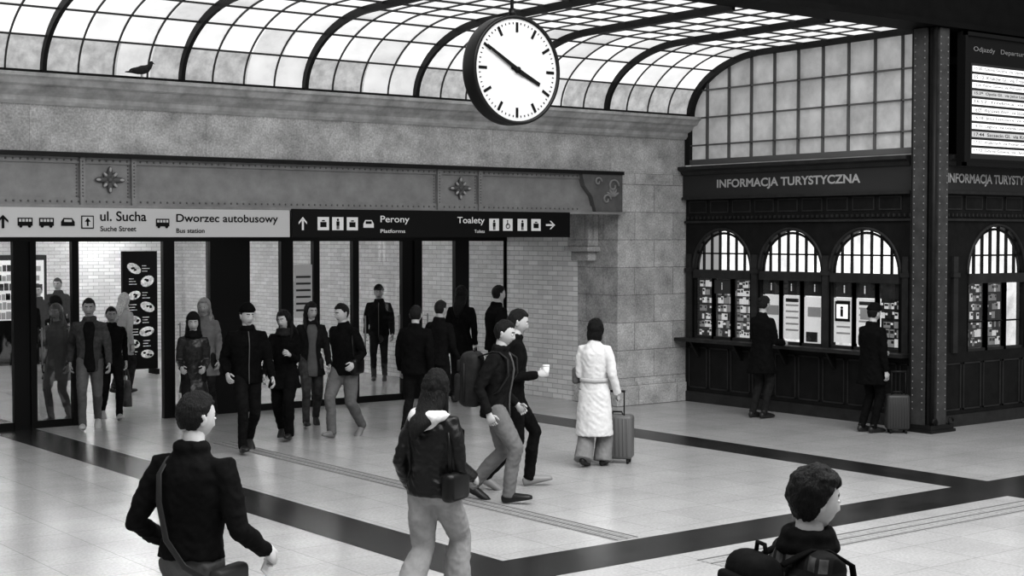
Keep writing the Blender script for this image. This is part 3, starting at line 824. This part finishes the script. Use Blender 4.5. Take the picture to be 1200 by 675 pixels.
# vault roof
def vprof():
    pts = []
    for i in range(0, 19):
        t = (pi/2)*i/18
        pts.append((15.3+1.62*cos(t), 4.43+.90*sin(t)))
    y = 15.3
    while y > 12.65:
        y -= .3; pts.append((max(y, 12.64), 5.33+.02*(15.3-y)/2.7))
    return pts
VP = vprof()
def vz(Y):
    for (a_, b_) in zip(VP[:-1], VP[1:]):
        if b_[0] <= Y <= a_[0]: 
            t = (a_[0]-Y)/(a_[0]-b_[0]+1e-9); return a_[1]+(b_[1]-a_[1])*t
    return VP[-1][1] if Y < VP[-1][0] else 4.43
n = len(VP); ROW = .46
arc = [0]
for i in range(1, n): arc.append(arc[-1]+(Vector(VP[i])-Vector(VP[i-1])).length)
def at_arc(s_):
    for i in range(1, n):
        if arc[i] >= s_: 
            t = (s_-arc[i-1])/(arc[i]-arc[i-1]); return (VP[i-1][0]+(VP[i][0]-VP[i-1][0])*t, VP[i-1][1]+(VP[i][1]-VP[i-1][1])*t)
    return VP[-1]
mb = MB(); rs = random.Random(11)
s_ = 0; row = 0
while s_ < arc[-1]-.01:
    e_ = min(s_+ROW, arc[-1]); sub = 4
    ps = [at_arc(s_+(e_-s_)*q/sub) for q in range(sub+1)]
    x = CX; 
    while x > XL+.1:
        x2 = max(x-.425, XL+.01)
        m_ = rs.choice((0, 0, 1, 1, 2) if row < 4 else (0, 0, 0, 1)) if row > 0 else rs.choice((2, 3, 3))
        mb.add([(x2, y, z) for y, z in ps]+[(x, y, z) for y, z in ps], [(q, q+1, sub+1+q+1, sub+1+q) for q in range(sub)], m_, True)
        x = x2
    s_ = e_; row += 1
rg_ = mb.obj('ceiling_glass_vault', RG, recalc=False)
def inset(d):
    out = []
    for i, (y, z) in enumerate(VP):
        a_ = VP[max(0, i-1)]; b_ = VP[min(n-1, i+1)]
        t = Vector((b_[0]-a_[0], b_[1]-a_[1])).normalized()
        nn = Vector((t.y, -t.x)) if (Vector((t.y, -t.x)).dot(Vector((14-y, 3.5-z))) > 0) else Vector((-t.y, t.x))
        out.append((y+nn.x*d, z+nn.y*d))
    return out
mb = MB()
def rib(x, w, d, m=0):
    I = inset(d); O = inset(-.01)
    V = []
    for (y, z), (y2, z2) in zip(O, I):
        V += [(x-w/2, y, z), (x+w/2, y, z), (x+w/2, y2, z2), (x-w/2, y2, z2)]
    F = []
    for i in range(n-1):
        for j in range(4): F.append((i*4+j, i*4+(j+1) % 4, (i+1)*4+(j+1) % 4, (i+1)*4+j))
    mb.add(V, F, m)
x = CX-.04
while x > XL:
    rib(x, .05, .09)
    for j in (1, 2, 3): rib(x-1.7*j/4, .018, .018, 1)
    x -= 1.7
s_ = ROW
while s_ < arc[-1]:
    y, z = at_arc(s_); y -= .012 if z > 5 else .02; z -= .012
    mb.box(XL+.01, CX, y-.008, y+.008, z-.011, z+.011, 1); s_ += ROW
mb.box(XL+.01, CX, 16.86, 16.96, 4.40, 4.46)
mb.obj('roof_ribs', [mMunt, M('thin_muntin', .05, .5)], rg_)
mb = MB()
mb.box(XL+.02, 24, 12.15, 12.55, 5.36, 6.3); mb.box(XL+.02, 24, 12.08, 12.62, 5.29, 5.36)
mb.obj('main_girder', mBeamD)
# lunette window on the end wall
mb = MB(); n2 = len(VP)
V = [(CX+.05, y, 3.66) for y, z in VP]+[(CX+.05, y, z) for y, z in VP]
mb.add(V, [(i, i+1, n2+i+1, n2+i) for i in range(n2-1)], 0)
y = 16.55
mb.box(CX-.01, CX+.05, 12.65, 17.0, 3.68, 3.76, 1)
while y > 12.7:
    w = .010
    mb.box(CX+.0, CX+.05, y-w, y+w, 3.70, vz(y), 1); y -= .46
for z in (3.98, 4.40, 4.82):
    ymax = 17.0
    for (yy, zz) in VP:
        if zz >= z: ymax = yy; break
    if z < 4.43: ymax = 17.0
    mb.box(CX+.0, CX+.05, 12.65, ymax, z-.011, z+.011, 1)
I = inset(.07)
for i in range(n2-1):
    y0, z0 = VP[i]; y1, z1 = VP[i+1]; y2, z2 = I[i]; y3, z3 = I[i+1]
    mb.add([(CX-.06, y0, z0), (CX-.06, y1, z1), (CX-.06, y3, z3), (CX-.06, y2, z2), (CX+.05, y2, z2), (CX+.05, y3, z3)], [(0, 1, 2, 3), (3, 2, 5, 4)], 2)
mb.box(CX-.02, CX+.05, 16.9, 17.02, 3.68, 4.43, 2)
mb.obj('window_1', [mLunGlass, M('lunette_muntin', .13, .5), mMunt], recalc=False)
mb = MB(); mb.box(CX+.12, CX+.24, 12.75, 17.6, 3.7, 6); mb.obj('wall_end', mBeamD)

# steel column
mb = MB(); cx, cy = 16.42, 12.37; hw = .20; ZC = 5.28
mb.box(cx-hw, cx+hw, cy-.03, cy+.03, 0, ZC); mb.box(cx-.03, cx+.03, cy-hw, cy+hw, 0, ZC)
for sx in (-1, 1):
    mb.box(cx+sx*hw-.02, cx+sx*hw+.02, cy-.10, cy+.10, 0, ZC, 1)
    mb.box(cx-.10, cx+.10, cy+sx*hw-.02, cy+sx*hw+.02, 0, ZC, 1)
for sx in (-1, 1):
    for sy in (-1, 1):
        mb.box(cx+sx*.14-.025, cx+sx*.14+.025, cy+sy*.14-.025, cy+sy*.14+.025, 0, ZC)
mb.box(cx-.26, cx+.26, cy-.26, cy+.26, 0, .04); mb.box(cx-.24, cx+.24, cy-.24, cy+.24, .04, .10)
mb.tube([(cx-.17, cy-.20, .05), (cx-.17, cy-.20, ZC)], .03, n=10)
for sx in (-1, 1):
    mb.tube([(cx+sx*.17+sx*.05*cos(t), cy-.25, .14+.05*sin(t)) for t in (0, 1, 2, 3, 4)], .015, n=6, side=(0, 1, 0))
col = mb.obj('steel_column', [mSteelD, M('column_steel', .06, .45, var=.3, scale=6)])
riv = MB(); z = .3
while z < 5.2:
    for dy in (-.075, .075): rivet(cx-hw-.02, cy+dy, z, .012, 'x')
    for dx in (-.075, .075): rivet(cx+dx, cy-hw-.02, z, .012, 'y')
    z += .09
riv.obj('rivets', M('rivet_steel', .20, .4), col)

# ---------- tourist information booth facades
def facade(name, L, centers, r, fn, xdir, door=False):
    mb = MB()
    zs = 2.06; zt = 2.78; lo = 1.0; hi = 1.93
    mb.box(0, L, -.12, 0, 0, lo)
    mb.box(0, L, 0, .03, 0, .16, 1)
    s = .08
    while s < L-.1:
        e = min(s+.42, L-.04)
        for a_ in ((s, s+.02, .22, .86), (e-.04, e-.02, .22, .86), (s, e-.02, .22, .24), (s, e-.02, .84, .86)):
            mb.box(a_[0], a_[1], 0, .012, a_[2], a_[3], 1)
        s += .45
    if not door:
        mb.box(0, L, -.05, .25, .95, 1.0, 1)
        s = .3
        while s < L: mb.prism_x([(0, .70), (.04, .72), (.20, .95), (0, .95)], s-.02, s+.02, 0); s += .9
    edges = [0]+[q for c_ in centers for q in (c_-r, c_+r)]+[L]
    for i in range(0, len(edges), 2):
        if edges[i+1] > edges[i]:
            mb.box(edges[i], edges[i+1], -.12, 0, lo, zt)
            m_ = (edges[i]+edges[i+1])/2; w_ = min(.05, (edges[i+1]-edges[i])*.4)
            mb.box(m_-w_, m_+w_, 0, .035, lo, 2.3, 1); mb.box(m_-w_*1.5, m_+w_*1.5, 0, .05, 2.02, 2.08, 1)
    for ci, c_ in enumerate(centers):
        mb.box(c_-r, c_+r, -.10, .02, hi, zs, 1)
        N = 24; top = []
        for i in range(N+1):
            a_ = pi*i/N; top.append((c_-r*cos(a_), zs+r*sin(a_)))
        V = []; F = []
        for (s_, z_) in top: V += [(s_, 0, z_), (s_, 0, zt), (s_, -.12, z_)]
        for i in range(N): F += [(i*3, i*3+1, i*3+4, i*3+3), (i*3, i*3+3, i*3+5, i*3+2)]
        mb.add(V, F, 0)
        mb.tube([(c_-(r+.02)*cos(pi*i/N), .005, zs+(r+.02)*sin(pi*i/N)) for i in range(N+1)], .022, 1, n=8, side=(0, 1, 0))
        mb.tube([(c_-(r-.04)*cos(pi*i/N), -.04, zs+(r-.04)*sin(pi*i/N)) for i in range(N+1)], .018, 0, n=8, side=(0, 1, 0))
        nm = 7
        for i in range(1, nm):
            s_ = c_-r+2*r*i/nm; hh = sqrt(r*r-(s_-c_)**2)
            mb.box(s_-.011, s_+.011, -.07, -.03, zs, zs+hh, 0)
        mb.box(c_-r+.05, c_+r-.05, -.07, -.03, zs+.24, zs+.262, 0)
        np_ = 3; w_ = 2*r/np_
        for i in range(np_):
            a_ = c_-r+w_*i; b_ = a_+w_
            for q in (a_, b_): mb.box(q-.016, q+.016, -.08, 0, lo, hi, 0)
            mb.box(a_, b_, -.08, -.01, lo, lo+.04, 1)
            key = (ci*3+i)
            def leaf(zlo, rows_, stp, n0, n1, ch):
                for q in range(rows_):
                    zz = zlo+q*stp; ss = a_+.022
                    while ss < b_-.055:
                        ww = random.uniform(.035, .075); hh_ = random.uniform(stp*.6, stp*.92); cc = random.choice(ch)
                        ln = random.uniform(-.004, .004)
                        mb.box(ss+ln, ss+ww+ln, n0, n1, zz, zz+hh_, cc)
                        if random.random() < .6: mb.box(ss+ln+.006, ss+ww+ln-.006, n1, n1+.002, zz+hh_*.5, zz+hh_*.85, 6 if cc in (4, 5) else 4)
                        ss += ww+.005
            if door:
                mb.box(a_, b_, -.07, -.03, 1.39, 1.41, 0)
                mb.box(a_, b_, -.34, -.33, lo, hi, 6)
                leaf(1.04, 7, .125, -.3, -.28, (4, 5, 6, 5, 6))
            elif key < 3:
                mb.box(a_, b_, -.13, -.12, lo, hi, 6)
                for q in range(7): mb.box(a_, b_, -.115, -.09, 1.039+q*.125, 1.045+q*.125, 1)
                leaf(1.045, 7, .125, -.115, -.105, (4, 5, 4, 5, 6))
                if key == 1: mb.box(a_+.02, b_-.02, -.03, -.02, 1.70, 1.91, 6)
            else:
                mb.box(a_+.02, b_-.02, -.06, -.05, 1.72, hi, 6)
                if key in (3, 4, 6, 7): mb.box(a_+.03, b_-.03, -.05, -.045, 1.08, 1.71, 4)
                if key == 8:
                    mb.box(a_, b_, -.13, -.12, lo, hi, 6)
                    leaf(1.06, 5, .13, -.10, -.09, (4, 5, 6))
                if key == 5: mb.box(a_+.03, b_-.03, -.05, -.045, 1.02, 1.70, 4)
                if key in (4, 6, 7):
                    for q in range(5): mb.box(a_+.08, b_-.08, -.046, -.042, 1.2+q*.09, 1.225+q*.09, 5)
                    mb.box(a_+.08, b_-.08, -.046, -.042, 1.62, 1.67, 6)
                if key in (3, 5, 7):
                    mb.box(a_+.07, b_-.12, -.044, -.040, 1.06, 1.20, 6); mb.box(a_+.10, b_-.06, -.044, -.040, 1.42, 1.56, 5)
            mb.box(a_, b_, -.035, -.03, lo, hi, 7)
    mb.box(.0, L, -.8, -.78, .9, 2.8, 3)
    mb.box(0, L, -.12, 0, zt, 3.17)
    mb.box(0, L, 0, .04, zt, zt+.03, 1)
    s = .05
    while s < L-.05: mb.box(s, s+.03, 0, .03, zt+.06, zt+.10, 1); s += .09
    s = .08
    while s < L-.3: mb.box(s, s+.38, 0, .014, zt+.15, zt+.34, 1); mb.box(s+.02, s+.36, .012, .018, zt+.17, zt+.32, 0); s += .46
    mb.box(0, L, -.12, .07, 3.17, 3.52, 2)
    mb.box(0, L, -.12, .10, 3.14, 3.18, 1)
    mb.prism_x([(-.12, 3.52), (.10, 3.52), (.13, 3.57), (.19, 3.60), (.19, 3.65), (-.12, 3.67)], 0, L, 1)
    mb.xf(lambda v: fn(v.x, v.y, v.z))
    return mb.obj(name, [mWood, mWood2, mSignD, mInside, mPaper, mPaper2, mPaper3, mGlass])
fA = lambda s, n_, z: (CX-n_, 16.98-s, z)
fB = lambda s, n_, z: (16.72+s, 12.42-n_, z)
b1 = facade('tourist_information_booth', 4.34, [.78, 2.16, 3.51], .6, fA, None)
mLet = M('sign_letters', .38, .5, emit=.03)
text('lettering', 'INFORMACJA TURYSTYCZNA', fA(.74, .075, 3.27), (0, -1, 0), mLet, w=2.75, h=.165, parent=b1, bold=.03)
for (s_, z_) in ((1.77, 1.78), (3.14, 1.78), (.76, 1.76), (2.60, 1.78), (2.16, 1.78), (3.5, 1.78)):
    text('lettering', 'i', fA(s_, -.01, z_), (0, -1, 0), mWhite, h=.11, parent=b1, bold=.03)
mb = MB(); mb.box(0, .26, -.028, -.02, 1.38, 1.66, 0); mb.box(.03, .23, -.02, -.015, 1.42, 1.62, 1); mb.xf(lambda v: fA(v.x+2.98, v.y, v.z))
mb.obj('info_sign', [mBlack, mPaper], b1)
text('lettering', 'i', fA(3.085, -.008, 1.45), (0, -1, 0), mBlack, h=.14, w=.05, parent=b1, bold=.03)
b2 = facade('tourist_information_booth', 4.2, [1.28, 2.9], .65, fB, None, door=True)
text('lettering', 'INFORMACJA TURYSTYCZNA', fB(.05, .075, 3.25), (1, 0, 0), mLet, w=2.2, h=.165, parent=b2, bold=.03)
mb = MB(); mb.box(CX+.9, 21.5, 13.4, 13.5, 0, 3.5); mb.obj('wall_booth_inside', mWood)
mb = MB(); mb.box(16.72, 26, 12.74, 12.9, 3.7, 7); mb.obj('wall_front_right', mBeamD)

# departures board
mb = MB(); bx0, bx1, by = 16.74, 20.6, 12.10
mb.box(bx0, bx1, by, by+.09, 3.50, 5.26, 0)
mb.box(bx0+.17, bx1-.17, by-.006, by, 3.60, 4.86, 1)
for q in ((bx0, bx0+.05), (bx1-.05, bx1)): mb.box(q[0], q[1], by-.04, by, 3.50, 5.26, 0)
mb.box(bx0, bx1, by-.04, by, 5.21, 5.26, 0); mb.box(bx0, bx1, by-.04, by, 3.50, 3.55, 0)
for q in (bx0+.4, bx1-.5): mb.box(q, q+.1, by+.09, 12.73, 4.9, 5.0, 0)
brd = mb.obj('departures_board', [M('board_frame', .008, .4, spec=.2), M('board_screen', .012, .3, emit=.01)])
mLed = M('led_text', .7, .5, emit=.7)
text('lettering', 'Odjazdy   Departures', (bx0+.22, by-.008, 5.0), X1, M('board_title', .22, .5, emit=.06), w=1.25, h=.08, parent=brd)
rows = ['Gdynia Glowna', 'Krakow Gl.', 'Poznan Glowny', 'Opole Gl.', 'Trzebnica', 'Warszawa Wsch.', 'Jelcz Laskowice', 'Legnica', 'Szczecin Gl.', 'Walbrzych']
rb = MB()
for i in range(11):
    z = 4.75-i*.108
    rb.box(bx0+.20, bx0+1.85, by-.012, by-.006, z, z+.074, 0 if i not in (3, 8) else 1)
    rb.box(bx0+1.88, bx0+2.6, by-.012, by-.006, z, z+.074, 1)
    text('lettering', '%d:%02d  %s  via %s' % (15+i//4, (i*13) % 60, rows[i % 10], rows[(i+3) % 10]), (bx0+.24, by-.014, z+.014), X1, mPaper3, w=1.2+.35*random.random(), h=.046, parent=brd, bold=.01)
rb.obj('timetable_rows', [mLed, M('led_dim', .3, .5, emit=.35)], brd)

# clock
mb = MB(); cx, cy = at_depth(600, 15.5); cz = 4.27; R_ = .555; T = .10
def ringp(r, y, n=64): return [(r*cos(2*pi*i/n), y, r*sin(2*pi*i/n)) for i in range(n)]
prof = [(R_-.035, -T+.02), (R_-.03, -T), (R_, -T), (R_+.005, -T+.02), (R_+.005, T-.02), (R_, T), (R_-.03, T), (R_-.035, T-.02)]
n = 64; V = []
for r, y in prof: V += ringp(r, y)
F = [(i*n+j, i*n+(j+1) % n, (i+1)*n+(j+1) % n, (i+1)*n+j) for i in range(len(prof)-1) for j in range(n)]
mb.add(V, F, 0, True)
for sg in (-1, 1):
    mb.add(ringp(R_-.03, sg*(T-.018)), [list(range(n))], 1)
    def bar(ang, r0, r1, w0, w1, y, m=2):
        dx, dz = sin(ang)*(-sg), cos(ang); px_, pz = dz, -dx
        Vb = []
        for yy in (y, y+sg*.006):
            for (r, w_) in ((r0, -w0), (r1, -w1), (r1, w1), (r0, w0)):
                Vb.append((dx*r+px_*w_, yy, dz*r+pz*w_))
        mb.add(Vb, [(0, 1, 2, 3), (4, 7, 6, 5), (0, 4, 5, 1), (1, 5, 6, 2), (2, 6, 7, 3), (3, 7, 4, 0)], m)
    y = sg*(T-.017)
    for i in range(60):
        if i % 5 == 0: bar(2*pi*i/60, .385, .485, .014, .014, y)
        else: bar(2*pi*i/60, .465, .485, .0035, .0035, y)
    bar(radians(115), -.08, .32, .026, .018, y+sg*.008)
    bar(radians(300), -.10, .45, .022, .013, y+sg*.018)
    mb.tube([(0, y, 0), (0, y+sg*.03, 0)], .032, 2, n=16, side=(1, 0, 0))
mb.tube([(0, 0, R_), (0, 0, 5.29-cz)], .018, 0, n=10); mb.tube([(0, 0, R_-.01), (0, 0, R_+.08)], .035, 0, n=12)
ck = mb.obj('station_clock', [M('clock_rim', .012, .35, spec=.25), M('clock_face', .56, .4, emit=.04), mBlack], recalc=False)
ck.location = (cx, cy, cz)

# pigeon on cornice
mb = MB()
mb.tube([(-.20, 0, .075), (-.13, 0, .08), (-.06, 0, .095), (0, 0, .11), (.06, 0, .125), (.095, 0, .155), (.115, 0, .185), (.125, 0, .205)],
        [(.025, .006), (.03, .015), (.045, .04), (.055, .052), (.048, .048), (.030, .032), (.022, .024), (.012, .012)], 0, n=12, side=(0, 1, 0))
mb.ell((.12, 0, .20), (.025, .02, .022)); mb.tube([(.135, 0, .198), (.165, 0, .188)], [.008, .002], 1, n=6, side=(0, 1, 0))
for s in (-1, 1):
    mb.ell((-.04, s*.045, .105), (.10, .014, .038), 0, rot=Matrix.Rotation(radians(-6), 3, 'Y'))
    mb.tube([(0, s*.02, .07), (.0, s*.02, .005)], .005, 1, n=6)
    for a_ in (-30, 0, 30): mb.tube([(0, s*.02, .004), (.03*cos(radians(a_)), s*.02+.03*sin(radians(a_)), .003)], .003, 1, n=5, side=(0, 0, 1))
pg = mb.obj('pigeon', [M('feathers', .02, .6, var=.5, scale=20), M('beak', .1, .5)])
pg.location = (wx(168, 16.74), 16.74, 4.418)

# ================================================================ LIGHT + CAMERA
w = bpy.data.worlds.new('World'); sc.world = w; w.use_nodes = True
w.node_tree.nodes['Background'].inputs[0].default_value = (1, 1, 1, 1)
w.node_tree.nodes['Background'].inputs[1].default_value = .32
def area(name, loc, rot, sx, sy, e):
    l = bpy.data.lights.new(name, 'AREA'); l.shape = 'RECTANGLE'; l.size = sx; l.size_y = sy; l.energy = e
    o = bpy.data.objects.new(name, l); sc.collection.objects.link(o); o.location = loc; o.rotation_euler = rot
area('hall_fill', (8, 4.5, 8.5), (radians(14), 0, 0), 14, 9, 2000)  # unseen area lamp added overhead to light the hall
cam = bpy.data.cameras.new('camera'); co = bpy.data.objects.new('camera', cam); sc.collection.objects.link(co)
cam.lens = FPX/1200*36; cam.sensor_width = 36; cam.clip_end = 200
co.location = (0, 0, CAMH)
co.rotation_euler = (radians(90)-math.atan((337.5-HZ)/FPX), 0, -YAW)
sc.camera = co
sc.view_settings.view_transform = 'Standard'
sc.view_settings.look = 'None'
sc.view_settings.exposure = .28
sc.view_settings.gamma = .86
